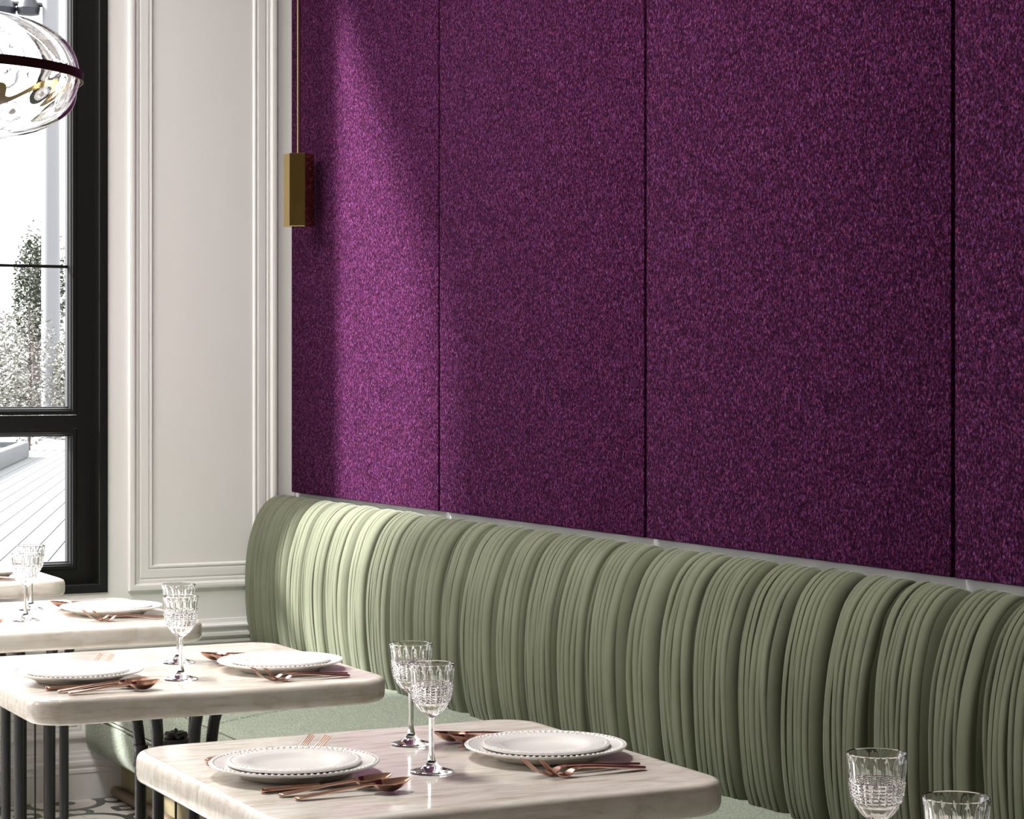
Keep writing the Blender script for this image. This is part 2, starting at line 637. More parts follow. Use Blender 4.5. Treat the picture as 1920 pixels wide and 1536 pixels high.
# ------------------------------------------------------------------ windows
def window(name, y0, y1, label):
    w = empty(name, (0, 0, 0))
    tag(w, label, 'window', kind='structure')
    fr = [(0, -0.09), (0, 0.006), (0.027, 0.006), (0.027, -0.055), (0.088, -0.055), (0.088, -0.115), (0, -0.115)]
    frame_sweep('frame', y0, y1, WZ0, WZ1, fr, M.black, w)
    zt = 1.247
    sp_ = [(0, -0.10), (0, -0.054), (0.002, -0.052), (0.013, -0.052), (0.015, -0.056), (0.019, -0.058), (0.0245, -0.07), (0.0265, -0.07), (0.0265, -0.10)]
    a, b_ = y0 + 0.088, y1 - 0.088
    boxes('transom', [(-0.115, -0.054, a, b_, zt - 0.022, zt + 0.020)], M.black, w)
    for (c, d) in ((WZ0 + 0.075, zt - 0.023), (zt + 0.0225, WZ1 - 0.0885)):
        s = frame_sweep('sash', a + 0.001, b_ - 0.001, c, d, sp_, M.black, w, closed=True)
        boxes('glass_pane', [(-0.084, -0.080, a + 0.024, b_ - 0.024, c + 0.024, d - 0.024)], M.pane, s)
        if d > 2:
            boxes('glazing_bar', [(-0.079, -0.071, a + 0.026, b_ - 0.026, 1.757, 1.767)], M.black, s)
    return w


window('window_1', WY0, WY1, 'tall black framed window onto the bright paved street')
window('window_2', V2[0], V2[1], 'second black framed window further along the street wall')

# ------------------------------------------------------------------ felt wall panels
panel_labels = ['purple felt wall panel streaked by sunlight beside the window corner',
                'purple felt wall panel next to the sunlit one',
                'dark purple felt wall panel third from the window corner',
                'purple felt wall panel beyond the widest joint, fourth from the window corner',
                'purple felt wall panel fifth from the window corner']
PW, PZ0, PZ1 = 1.2095, 0.998, 3.3
for k in range(5):
    x0 = 0.031 + PW * k
    w = PW - (0.010 if k == 0 else 0.011)
    o = boxes('felt_wall_panel', [(0, w, -0.030, -0.001, 0, PZ1 - PZ0)], M.felt, bevel=0.004)
    o.location = (x0, 0, PZ0)
    tag(o, panel_labels[k], 'wall panel', 'purple felt wall panels')

# ------------------------------------------------------------------ banquette
SX0, SX1 = 0.012, 6.3
ban = empty('banquette', (SX0, -0.4, 0))
tag(ban, 'long green banquette with pleated velvet back along the purple wall', 'banquette')


def at_local(o, root):
    o.location = tuple(-c for c in root.location)


ENV = [(-0.125, 0.44), (-0.158, 0.456), (-0.171, 0.479), (-0.183, 0.525), (-0.193, 0.609), (-0.196, 0.70), (-0.1925, 0.771), (-0.182, 0.838),
       (-0.155, 0.919), (-0.12, 0.966), (-0.079, 0.989), (-0.045, 0.985), (-0.018, 0.955)]


def catmull(pts, per):
    out = []
    n = len(pts)
    for i in range(n - 1):
        p0, p1, p2, p3 = pts[max(i - 1, 0)], pts[i], pts[i + 1], pts[min(i + 2, n - 1)]
        for k in range(per):
            t = k / per
            out.append(tuple(0.5 * ((2 * p1[a]) + (-p0[a] + p2[a]) * t + (2 * p0[a] - 5 * p1[a] + 4 * p2[a] - p3[a]) * t * t +
                                    (-p0[a] + 3 * p1[a] - 3 * p2[a] + p3[a]) * t ** 3) for a in range(2)))
    out.append(pts[-1])
    return out


def make_backrest():
    prof = catmull(ENV, 3)
    n = len(prof)
    nor, s_ = [], []
    tot = 0
    for i in range(n):
        a, b_ = prof[max(i - 1, 0)], prof[min(i + 1, n - 1)]
        ty, tz = b_[0] - a[0], b_[1] - a[1]
        l = math.hypot(ty, tz)
        nor.append((-tz / l, ty / l))
        if i: tot += math.hypot(prof[i][0] - prof[i - 1][0], prof[i][1] - prof[i - 1][1])
        s_.append(tot)
    s_ = [q / tot for q in s_]
    rnd = random.Random(21)
    G = [0.012, .10, .169, .29, .403, .546, .742, .911, 1.069, 1.233, 1.411, 1.592, 1.717, 1.937, 2.101, 2.277, 2.433, 2.625, 2.777, 2.927, 3.115,
         3.281, 3.437, 3.598, 3.777, 3.939, 4.125]
    while G[-1] < SX1 - 0.25:
        G.append(G[-1] + rnd.uniform(0.14, 0.21))
    G.append(SX1)
    US = [0.0, 0.02, 0.06, 0.16, 0.50, 0.76, 0.87, 0.945]
    PD = [0.0, 0.90, 1.0, 1.0, 0.97, 0.92, 0.74, 0.36]
    cols = []       # (x, A*g, pleat depth, group seed)
    for gi in range(len(G) - 1):
        g0, g1 = G[gi], G[gi + 1]
        w = g1 - g0
        npl = max(4, int(round(w / rnd.uniform(0.015, 0.025))))
        cuts = [0.0]
        for k in range(npl):
            cuts.append(cuts[-1] + rnd.uniform(0.55, 1.5) * (0.75 if k < npl * 0.6 else 1.25))
        cuts = [c / cuts[-1] for c in cuts]
        A1 = rnd.uniform(0.006, 0.014) * min(1.0, w / 0.17)       # slow fall of the fold
        A2 = rnd.uniform(0.080, 0.120) * min(1.0, w / 0.14)       # plunge into the crease
        ph = (rnd.uniform(0, 6.28), rnd.uniform(0, 6.28), rnd.uniform(0.5, 1.3))
        crest = rnd.uniform(0.05, 0.11)
        knee = rnd.uniform(0.62, 0.78)
        for k in range(npl):
            c0, c1 = cuts[k], cuts[k + 1]
            pd = rnd.uniform(0.018, 0.030)
            pj = rnd.uniform(-0.0018, 0.0018)
            pw = rnd.uniform(0, 6.28)
            for u, d in zip(US, PD):
                t = c0 + (c1 - c0) * u
                if t < crest:
                    q = (crest - t) / crest
                    g = -(A1 + A2) * (1 - sqrt(max(0.0, 1 - q ** 2.4))) if t > 0 else -(A1 + A2)
                else:
                    q = (t - crest) / (1 - crest)
                    g = -A1 * q ** 1.7
                    if t > knee:
                        g -= A2 * (1 - sqrt(max(0.0, 1 - ((t - knee) / (1 - knee)) ** 2)))
                cols.append((g0 + t * w, g + pj, pd * (d - 1), ph, pw, min(t, 1 - t)))
    cols.append((SX1, -0.03, 0, (0, 0, 1), 0, 0))
    V, Fc = [], []
    m = len(cols)
    for (x, dg, dp, ph, pw, edge) in cols:
        for i in range(n):
            s = s_[i]
            env = min(1.0, 0.35 + 3.2 * min(s, 1 - s)) if s > 0.5 else min(1.0, 0.7 + 3 * s)
            d = dg * env + dp * min(1.0, 0.5 + 2.5 * min(s, 1 - s))
            wx = 0.005 * ph[2] * sin(2.6 * s * 2 + ph[0]) * min(1, 6 * edge + 0.45) + 0.0028 * sin(9 * s + pw)
            xx = min(max(x + (wx if SX0 + 0.05 < x < SX1 - 0.05 else 0), SX0), SX1)
            y = prof[i][0] + nor[i][0] * d
            z = prof[i][1] + nor[i][1] * d
            V.append((xx, min(y, -0.006), z))
    for c in range(m - 1):
        for i in range(n - 1):
            Fc.append((c * n + i, (c + 1) * n + i, (c + 1) * n + i + 1, c * n + i + 1))
    b0 = len(V)
    V += [(SX0, -0.006, ENV[0][1]), (SX1, -0.006, ENV[0][1])]
    Fc.append(tuple(range(n)) + (b0,))
    Fc.append(tuple(range((m - 1) * n, m * n)) + (b0 + 1,))
    return mesh_obj('pleated_backrest', V, Fc, M.velvet, ban, smooth=50)


at_local(make_backrest(), ban)


def extrude_x(name, prof, x0, x1, mat, parent, smooth=30, endcut=0.0):
    n = len(prof)
    V, Fc = [], []
    cy = sum(p[0] for p in prof) / n
    cz = sum(p[1] for p in prof) / n
    st = [(x0, endcut), (x0 + endcut * 0.35, endcut * 0.3), (x0 + endcut, 0), (x1 - endcut, 0), (x1 - endcut * 0.35, endcut * 0.3), (x1, endcut)] if endcut else [(x0, 0), (x1, 0)]
    for x, ins in st:
        for y, z in prof:
            l = math.hypot(y - cy, z - cz)
            k = max(0.0, 1 - ins / max(l, 1e-6))
            V.append((x, cy + (y - cy) * k, cz + (z - cz) * k))
    for c in range(len(st) - 1):
        for k in range(n):
            j = (k + 1) % n
            Fc.append((c * n + k, c * n + j, (c + 1) * n + j, (c + 1) * n + k))
    Fc.append(tuple(range(n)))
    Fc.append(tuple(range((len(st) - 1) * n, len(st) * n)))
    return mesh_obj(name, V, Fc, mat, parent, smooth)


def arc(cy, cz, r, a0, a1, n):
    return [(cy + r * cos(radians(a0 + (a1 - a0) * k / n)), cz + r * sin(radians(a0 + (a1 - a0) * k / n))) for k in range(n + 1)]


# lower upholstered base with rounded front-bottom edge
pf = [(-0.03, 0.14)] + [(-0.60, 0.139)] + arc(-0.672, 0.215, 0.077, 262, 180, 9)[0:] + [(-0.749, 0.262), (-0.747, 0.276), (-0.738, 0.283), (-0.03, 0.283)]
at_local(extrude_x('seat_base', pf, SX0 - 0.004, SX1, M.boucle, ban, 40), ban)
# seat cushions, two abutting lengths with piping
cp = [(-0.02, 0.288), (-0.735, 0.288), (-0.747, 0.296), (-0.751, 0.32), (-0.752, 0.385), (-0.748, 0.405), (-0.738, 0.414), (-0.70, 0.424), (-0.60, 0.438), (-0.45, 0.452), (-0.30, 0.463), (-0.15, 0.47), (-0.02, 0.47)]
for (a, b_) in ((SX0, 1.245), (1.249, 3.75), (3.754, SX1)):
    c = extrude_x('seat_cushion', cp, a, b_, M.boucle, ban, 40, endcut=0.012)
    at_local(c, ban)
    p = tube('piping', [(a + 0.01, -0.7435, 0.4115), (b_ - 0.01, -0.7435, 0.4115)], 0.0045, 8, M.boucle, c)
    p2 = tube('piping', [(a + 0.01, -0.745, 0.287), (b_ - 0.01, -0.745, 0.287)], 0.0045, 8, M.boucle, c)
at_local(boxes('plinth', [(0.026, SX1 - 0.02, -0.63, -0.03, 0.0, 0.1395)], M.plinth, ban), ban)
V, Fc = tube_vf([(0.024, -0.6485, 0.0185), (SX1 - 0.02, -0.6485, 0.0185)], 0.018, 16)
at_local(mesh_obj('foot_rail', V, Fc, M.rail, ban, 40), ban)

# ------------------------------------------------------------------ tables
ZT = 0.796
THK = 0.050
HX, HY, CR = 0.355, 0.364, 0.075


def rrect(hx, hy, r, k=9):
    pts = []
    for (sx, sy, a0) in ((1, 1, 0), (-1, 1, 90), (-1, -1, 180), (1, -1, 270)):
        for i in range(k + 1):
            a = radians(a0 + 90 * i / k)
            pts.append((sx * (hx - r) + r * cos(a), sy * (hy - r) + r * sin(a)))
    return pts


def make_table():
    root = empty('cafe_table', (0, 0, 0))
    # bullnose marble top, local z from 0
    half = THK / 2
    rings = []
    for k in range(0, 13):
        a = radians(90 - 15 * k)
        e = 0.55
        ca, sa = cos(a), sin(a)
        ins = 0.024 * (1 - abs(ca) ** e)
        zz = ZT - half + half * (abs(sa) ** e) * (1 if sa >= 0 else -1)
        rings.append((ins, zz))
    V, Fc = [], []
    n = 0
    for ins, zz in rings:
        P = rrect(HX - ins, HY - ins, CR - ins)
        n = len(P)
        V += [(x, y, zz) for x, y in P]
    for c in range(len(rings) - 1):
        for k in range(n):
            j = (k + 1) % n
            Fc.append((c * n + k, c * n + j, (c + 1) * n + j, (c + 1) * n + k))
    Fc.append(tuple(range(n)))
    Fc.append(tuple(range((len(rings) - 1) * n, len(rings) * n)))
    mesh_obj('tabletop', V, Fc, M.marble, root, 35)
    # pedestal of six flared tubes round a rod
    cy = 0.028
    cxp = -0.02
    for k in range(6):
        a = radians(60 * k + 12)
        ux, uy = cos(a), sin(a)
        prof = [(0.072, 0.02), (0.072, 0.30), (0.072, 0.60), (0.074, 0.64), (0.079, 0.68), (0.090, 0.715), (0.108, 0.738), (0.13, ZT - THK + 0.001)]
        path = [(cxp + ux * r, cy + uy * r, z) for r, z in prof]
        t = tube('pedestal_tube', path, 0.0122, 12, M.iron, root)
        lathe('collar', [(0.0123, 0.59), (0.0158, 0.59), (0.0158, 0.596), (0.0143, 0.600), (0.0143, 0.626), (0.0158, 0.629), (0.0158, 0.635), (0.0123, 0.635)], 12, M.iron, t,
              loc=(cxp + ux * 0.072, cy + uy * 0.072, 0))
    tube('centre_rod', [(cxp, cy, 0.02), (cxp, cy, 0.55)], 0.0026, 8, M.iron, root)
    d = lathe('finial_drum', [(0, 0.545), (0.024, 0.545), (0.030, 0.552), (0.030, 0.640), (0.026, 0.646), (0, 0.648)], 20, M.iron, root, loc=(cxp, cy, 0))
    # cast flower on the drum
    V, Fc = [], []
    for k in range(6):
        a = 2 * pi * k / 6
        v, f = lathe_vf([(0, 0.012), (0.006, 0.0105), (0.0095, 0.004), (0.008, -0.002), (0, -0.004)], 8)
        b0 = len(V)
        V += [(x + 0.0165 * cos(a), y + 0.0165 * sin(a), z * 0.9 + 0.650) for x, y, z in v]
        Fc += [tuple(i + b0 for i in q) for q in f]
    v, f = lathe_vf([(0, 0.020), (0.003, 0.017), (0.008, 0.008), (0.009, 0.0), (0, -0.002)], 8)
    b0 = len(V)
    V += [(x, y, z + 0.648) for x, y, z in v]
    Fc += [tuple(i + b0 for i in q) for q in f]
    mesh_obj('cast_flower', V, Fc, M.iron, d, 40)
    lathe('base_plate', [(0, 0.0), (0.21, 0.0), (0.215, 0.006), (0.205, 0.014), (0.11, 0.022), (0, 0.024)], 40, M.iron, root, loc=(cxp, cy, 0))
    return root


TABLES = [(0.405, -1.369), (1.652, -1.369), (2.781, -1.369), (4.043, -1.369), (5.19, -1.369)]
TNAME = ['the table against the window', 'the second table from the window', 'the middle table', 'the large nearest table', 'the table below the photo edge']
TLAB = ['pale marble topped table hard against the black window, mostly cut off',
        'pale marble topped table second from the window, lit brightest',
        'pale marble topped table in the middle, overlapped by the nearest one',
        'pale marble topped table in front, laid with two place settings',
        'pale marble topped table under the two glasses by the lower frame edge']
tab0 = make_table()
for i, (x, y) in enumerate(TABLES):
    t = tab0 if i == 0 else copy_tree(tab0)
    t.location = (x, y, 0)
    tag(t, TLAB[i], 'table', 'marble cafe tables along the banquette')


# ------------------------------------------------------------------ crockery
def beads(name, R, z, n, r, parent):
    V, Fc = [], []
    for k in range(n):
        a = 2 * pi * k / n
        bv, bf = lathe_vf([(0, 0.34 * r), (0.6 * r, 0.22 * r), (0.95 * r, -0.1 * r), (1.1 * r, -0.5 * r), (0, -0.6 * r)], 7)
        b0 = len(V)
        V += [(x + R * cos(a), y + R * sin(a), zz + z) for x, y, zz in bv]
        Fc += [tuple(i + b0 for i in q) for q in bf]
    o = mesh_obj(name, V, Fc, M.china, parent, 60)
    o['kind'] = 'stuff'
    return o


def make_charger():
    R = 0.1287
    pr = [(0, 0.006), (0.076, 0.006), (0.083, 0.0085), (0.090, 0.0145), (0.105, 0.0178), (0.120, 0.0208), (0.1275, 0.0222), (R, 0.0208), (0.1272, 0.0186),
          (0.112, 0.0142), (0.095, 0.0085), (0.084, 0.003), (0.080, 0.0), (0.077, 0.0), (0.075, 0.0025), (0, 0.0025)]
    o = lathe('charger_plate', pr, 96, M.china, None, 50)
    beads('beaded_rim', 0.1228, 0.0219, 80, 0.0029, o)
    return o


def make_soup():
    R = 0.1015
    pr = [(0, 0.009), (0.050, 0.0095), (0.062, 0.0120), (0.069, 0.0172), (0.072, 0.0185), (0.086, 0.0200), (0.0985, 0.0215), (R, 0.0204), (0.1006, 0.0160),
          (0.085, 0.0140), (0.072, 0.0105), (0.058, 0.0045), (0.054, 0.001), (0.050, 0.001), (0.048, 0.004), (0, 0.004)]
    pr = [(r_, z_ * 0.88) for r_, z_ in pr]
    o = lathe('soup_plate', pr, 96, M.china, None, 50)
    beads('beaded_rim', 0.0967, 0.0188, 68, 0.0027, o)
    return o


# ------------------------------------------------------------------ cutlery: along +Y, handle end at y = 0
def strip(name, sec, mat, parent, thick, nv=5, dish=None):
    """sec: list of (y, halfwidth, z). Lens-shaped bar; dish = optional depth per section for spoon bowls."""
    V, Fc = [], []
    cols = nv
    for si, (y, hw, z) in enumerate(sec):
        for side in (1, -1):
            for k in range(cols):
                u = -1 + 2 * k / (cols - 1)
                dz = (dish[si] if dish else 0.0)
                zz = z - dz * (1 - u * u)
                edge = sqrt(max(0.0, 1 - u * u))
                zz += side * thick * (0.5 if dish else (0.25 + 0.75 * edge)) * 0.5
                V.append((u * hw, y, zz))
    W = 2 * cols
    for s in range(len(sec) - 1):
        for k in range(cols - 1):
            Fc.append((s * W + k, s * W + k + 1, (s + 1) * W + k + 1, (s + 1) * W + k))
            Fc.append((s * W + cols + k, (s + 1) * W + cols + k, (s + 1) * W + cols + k + 1, s * W + cols + k + 1))
        for k in (0, cols - 1):
            Fc.append((s * W + k, (s + 1) * W + k, (s + 1) * W + cols + k, s * W + cols + k))
    for s in (0, len(sec) - 1):
        for k in range(cols - 1):
            Fc.append((s * W + k, s * W + k + 1, s * W + cols + k + 1, s * W + cols + k))
    return mesh_obj(name, V, Fc, mat, parent, 40)


HAND = [(0.0, 0.0012, 0.0037), (0.0010, 0.0038, 0.0038), (0.003, 0.0064, 0.0040), (0.007, 0.0080, 0.0044), (0.018, 0.0090, 0.0052), (0.04, 0.0082, 0.0070), (0.07, 0.0058, 0.0098), (0.095, 0.0040, 0.0122),
        (0.115, 0.0033, 0.0135)]


def make_spoon():
    r = empty('spoon')
    strip('handle', HAND + [(0.128, 0.0032, 0.0142), (0.138, 0.0040, 0.0145), (0.142, 0.0048, 0.0146)], M.copper, r, 0.0046)
    b0, L, W = 0.137, 0.071, 0.0215
    sec, dish = [], []
    for k in range(15):
        t = k / 14
        w = W * (sin(pi * min(1, max(0.0, t)) ** 0.9) ** 0.62) if 0 < t < 1 else 0.0015
        w = max(w, 0.003 if t < 0.5 else 0.0008)
        sec.append((b0 + L * t, w, 0.0150 + 0.0055 * t * t))
        dish.append(0.0145 * (sin(pi * t) ** 0.85) + 0.0 if 0 < t < 1 else 0.0)
    strip('bowl', sec, M.copper, r, 0.0024, 11, dish)
    return r


def make_fork():
    r = empty('fork')
    strip('handle', HAND + [(0.130, 0.0033, 0.0142), (0.142, 0.0045, 0.0134), (0.149, 0.0060, 0.0116)], M.copper, r, 0.0044)
    V, Fc = [], []

    def add(sec, thick):
        b0 = len(V)
        for (x, y, z, hw) in sec:
            V.extend([(x - hw, y, z - thick / 2), (x + hw, y, z - thick / 2), (x + hw, y, z + thick / 2), (x - hw, y, z + thick / 2)])
        for s in range(len(sec) - 1):
            for k in range(4):
                j = (k + 1) % 4
                Fc.append((b0 + s * 4 + k, b0 + s * 4 + j, b0 + s * 4 + 4 + j, b0 + s * 4 + 4 + k))
        Fc.append((b0, b0 + 1, b0 + 2, b0 + 3))
        e = b0 + 4 * (len(sec) - 1)
        Fc.append((e, e + 1, e + 2, e + 3))

    add([(0, 0.148, 0.0120, 0.0055), (0, 0.152, 0.0098, 0.0085), (0, 0.157, 0.0068, 0.0108), (0, 0.164, 0.0038, 0.0120), (0, 0.170, 0.0030, 0.0122)], 0.0022)
    for k in range(4):
        x = -0.0105 + 0.0070 * k
        add([(x, 0.1695, 0.0030, 0.0017), (x, 0.180, 0.0048, 0.0015), (x, 0.192, 0.0118, 0.0013), (x, 0.203, 0.0215, 0.0011), (x, 0.212, 0.0310, 0.0007)], 0.0020)
    mesh_obj('tines', V, Fc, M.copper, r, 40)
    return r


def make_knife():
    r = empty('knife')
    strip('handle', [(0, 0.0012, 0.0050), (0.0012, 0.0040, 0.0050), (0.004, 0.0066, 0.0050), (0.012, 0.0080, 0.0050), (0.03, 0.0075, 0.0050), (0.07, 0.0062, 0.0050), (0.095, 0.0058, 0.0050), (0.1, 0.0062, 0.0050)], M.copper, r, 0.0085)
    V = []
    sec = [(0.098, -0.004, 0.0045), (0.106, -0.0055, 0.0065), (0.13, -0.0055, 0.0095), (0.17, -0.0055, 0.0100), (0.20, -0.0055, 0.0085), (0.213, -0.0055, 0.0045), (0.219, -0.005, -0.002)]
    Fc = []
    for y, a, b_ in sec:
        V += [(a, y, 0.0040), (b_, y, 0.0046), (b_, y, 0.0052), (a, y, 0.0062)]
    for s in range(len(sec) - 1):
        for k in range(4):
            j = (k + 1) % 4
            Fc.append((s * 4 + k, s * 4 + j, s * 4 + 4 + j, s * 4 + 4 + k))
    Fc += [(0, 1, 2, 3), tuple(range(4 * len(sec) - 4, 4 * len(sec)))]
    mesh_obj('blade', V, Fc, M.copper, r, 30)
    return r


# ------------------------------------------------------------------ cut crystal wine glass
def make_glass():
    r = empty('wine_glass')
    N = 120

    def prof_out(t):   # bowl outer radius by height fraction 0 bottom .. 1 rim
        pts = [(0, 0.0045), (0.03, 0.0070), (0.08, 0.0135), (0.15, 0.0205), (0.25, 0.0262), (0.36, 0.0292), (0.5, 0.0313), (0.65, 0.0328), (0.82, 0.0340), (1.0, 0.0352)]
        for a, b_ in zip(pts, pts[1:]):
            if t <= b_[0]:
                k = (t - a[0]) / (b_[0] - a[0])
                return a[1] + (b_[1] - a[1]) * k
        return pts[-1][1]

    zb, zr = 0.083, 0.1655
    V, Fc, rings = [], [], []
    ts = [0, 0.02, 0.05, 0.09, 0.14, 0.20, 0.25, 0.285]
    rows = 6
    z0, z1 = 0.30, 0.60
    for k in range(rows):
        for q in (0.0, 0.18, 0.5, 0.82):
            ts.append(z0 + (z1 - z0) * (k + q) / rows)
    ts += [0.60, 0.612, 0.64, 0.70, 0.76, 0.82, 0.87, 0.90, 0.925, 0.95, 0.985, 1.0]
    for t in ts:
        base = prof_out(t)
        ring = []
        for i in range(N):
            a = 2 * pi * i / N
            d = 0.0
            if z0 - 0.02 <= t <= z1 + 0.001:        # grid of cut lozenges
                fy = ((t - z0) / (z1 - z0) * rows) % 1.0 if t >= z0 else 0
                fx = (i / N * 24) % 1.0
                kx = min(1, min(fx, 1 - fx) * 4.5)
                ky = min(1, min(fy, 1 - fy) * 4.5)
                d = 0.0022 * kx * ky - 0.0009
            elif 0.61 <= t <= 0.93:                   # long flutes
                fx = (i / N * 15) % 1.0
                e = min(1, (t - 0.605) / 0.06) * min(1, (0.935 - t) / 0.06)
                d = -0.0013 * e * (1 - (2 * fx - 1) ** 4)
            elif 0.04 < t < 0.28:                     # petal cuts under the bowl
                fx = (i / N * 15 + 0.5) % 1.0
                e = min(1, (t - 0.04) / 0.05) * min(1, (0.285 - t) / 0.05)
                d = -0.0009 * e * (1 - (2 * fx - 1) ** 2)
            if t >= 0.985:
                d = 0.0002 if t < 1 else -0.0004
            R = base + d
            V.append((R * cos(a), R * sin(a), zb + (zr - zb) * t))
            ring.append(len(V) - 1)
        rings.append(ring)
    # inner wall, from rim down
    for t in (1.0, 0.985, 0.9, 0.75, 0.6, 0.45, 0.33, 0.24, 0.17, 0.12, 0.095):
        R = max(0.0, prof_out(t) - (0.0013 if t >= 0.985 else 0.0026 if t > 0.3 else 0.0034))
        if t == 0.095: R = 0.006
        ring = []
        for i in range(N):
            a = 2 * pi * i / N
            V.append((R * cos(a), R * sin(a), zb + (zr - zb) * t + (0.0003 if t < 1 else -0.0001)))
            ring.append(len(V) - 1)
        rings.append(ring)
    for A, B in zip(rings, rings[1:]):
        for i in range(N):
            j = (i + 1) % N
            Fc.append((A[i], A[j], B[j], B[i]))
    Fc.append(tuple(rings[-1]))
    mesh_obj('bowl', V, Fc, M.crystal, r, 24)
    lathe('stem', [(0.0064, 0.018), (0.0054, 0.022), (0.0047, 0.027), (0.0041, 0.035), (0.0039, 0.05), (0.0040, 0.068), (0.0042, 0.078), (0.0045, 0.083)], 40, M.crystal, r, 80)
    lathe('foot', [(0, 0.0), (0.030, 0.0), (0.0332, 0.0009), (0.0330, 0.0022), (0.026, 0.0040), (0.017, 0.0068), (0.0105, 0.0112), (0.0076, 0.0152), (0.0064, 0.018)], 40, M.crystal, r, 80)
    return r


protos = {}


def place(kind, maker, x, y, z, rz, label, cat, group, tilt=None):
    if kind not in protos:
        protos[kind] = maker()
        o = protos[kind]
    else:
        o = copy_tree(protos[kind])
    o.location = (x, y, z)
    o.rotation_euler = (0, 0, rz)
    if kind in ('spoon', 'fork', 'knife'):
        o.scale = (0.94, {'spoon': 0.86, 'fork': 0.91, 'knife': 0.90}[kind], 0.94)
    tag(o, label, cat, group)
    return o


# (table index, plate x, plate y, facing: 0 = diner on the aisle side, pi = diner on the banquette)
SETS = [(0, 0.535, -1.215, pi), (1, 1.690, -1.585, 0), (1, 1.721, -1.169, pi), (2, 2.883, -1.582, 0), (2, 2.916, -1.169, pi), (3, 4.049, -1.578, 0), (3, 4.083, -1.167, pi)]
TSHORT = ['window table', 'second table from the window', 'middle table', 'nearest table']
for ti, px, py, rz in SETS:
    tn = TSHORT[ti]
    sd = 'banquette' if rz else 'aisle'
    zt = ZT + 0.0002
    ca, sa = cos(rz), sin(rz)

    def loc(dx, dy):
        return px + ca * dx - sa * dy, py + sa * dx + ca * dy

    place('charger', make_charger, px, py, zt, rz, 'white beaded charger plate under a soup plate, %s side of %s' % (sd, tn), 'plate', 'white charger plates')
    place('soup', make_soup, px, py, zt + 0.0055, rz, 'white beaded soup plate stacked on the charger, %s side of %s' % (sd, tn), 'plate', 'white soup plates')
    sp_w = 'near the camera side' if not rz else 'on the window side'
    d = [('knife', make_knife, 0.121, -0.098, 0.02, 'rose copper knife beside the plate, %s side of %s' % (sd, tn)),
         ('spoon', make_spoon, 0.158, -0.085, 0.03, 'rose copper spoon nearer the plate, %s side of %s' % (sd, tn)),
         ('spoon', make_spoon, 0.193, -0.074, -0.01, 'rose copper spoon farther from the plate, %s side of %s' % (sd, tn)),
         ('fork', make_fork, -0.137, -0.092, 0.06, 'rose copper fork nearer the plate, %s side of %s' % (sd, tn)),
         ('fork', make_fork, -0.168, -0.084, 0.01, 'rose copper fork farther from the plate, %s side of %s' % (sd, tn))]
    for kind, mk, dx, dy, ar, lb in d:
        X, Y = loc(dx, dy)
        o = place(kind, mk, X, Y, zt, rz + ar, lb, kind, 'rose copper %s' % {'knife': 'knives', 'spoon': 'spoons', 'fork': 'forks'}[kind])
        if kind == 'fork':
            o.scale.y = 0.98 if 'nearer' in lb else 0.85

GL = [(4.121, -1.383, 'cut crystal wine glass in front of its twin on the nearest table'), (3.876, -1.307, 'cut crystal wine glass behind its twin on the nearest table'),
      (2.961, -1.396, 'cut crystal wine glass in front of its twin on the middle table'), (2.716, -1.32, 'cut crystal wine glass behind its twin on the middle table'),
      (1.777, -1.402, 'cut crystal wine glass in front of its twin on the second table from the window'), (1.525, -1.323, 'cut crystal wine glass behind its twin on the second table from the window'),
      (5.338, -1.344, 'large cut crystal wine glass cut off lowest by the bottom frame edge'), (5.081, -1.257, 'large cut crystal wine glass against the velvet near the bottom frame edge')]
for x, y, lb in GL:
    place('glass', make_glass, x, y, ZT + 0.0002, random.uniform(0, 1), lb, 'wine glass', 'cut crystal wine glasses')

# ------------------------------------------------------------------ pendants
hp = empty('brass_pendant_lamp', (0.295, -0.105, 1.893))
tag(hp, 'slim hexagonal brass pendant lamp hanging in the corner before the purple felt', 'pendant lamp')
HR = 0.051
V, Fc = lathe_vf([(0, 0.0), (HR - 0.002, 0.0), (HR, 0.002), (HR, 0.240), (HR - 0.002, 0.242), (0, 0.242)], 6)
bd = mesh_obj('hexagonal_shade', V, Fc, M.brass, hp)
bd.rotation_euler = (0, 0, radians(1.7))
lathe('rod', [(0, 0.240), (0.0062, 0.240), (0.0062, CEIL - 1.893), (0, CEIL - 1.893)], 12, M.brass, hp)
tube('cord', [(0.012, -0.006, 0.240), (0.012, -0.006, CEIL - 1.893)], 0.0028, 8, M.cord, hp)
lathe('ceiling_rose', [(0, CEIL - 1.893 - 0.025), (0.045, CEIL - 1.893 - 0.025), (0.05, CEIL - 1.893 - 0.02), (0.05, CEIL - 1.893), (0, CEIL - 1.893)], 32, M.brass, hp)

GP = (3.0824, -1.9033, 1.951)
gp = empty('glass_pendant_lamp', GP)
tag(gp, 'round ribbed clear glass pendant lamp with dark metal band, half out of frame', 'pendant lamp')


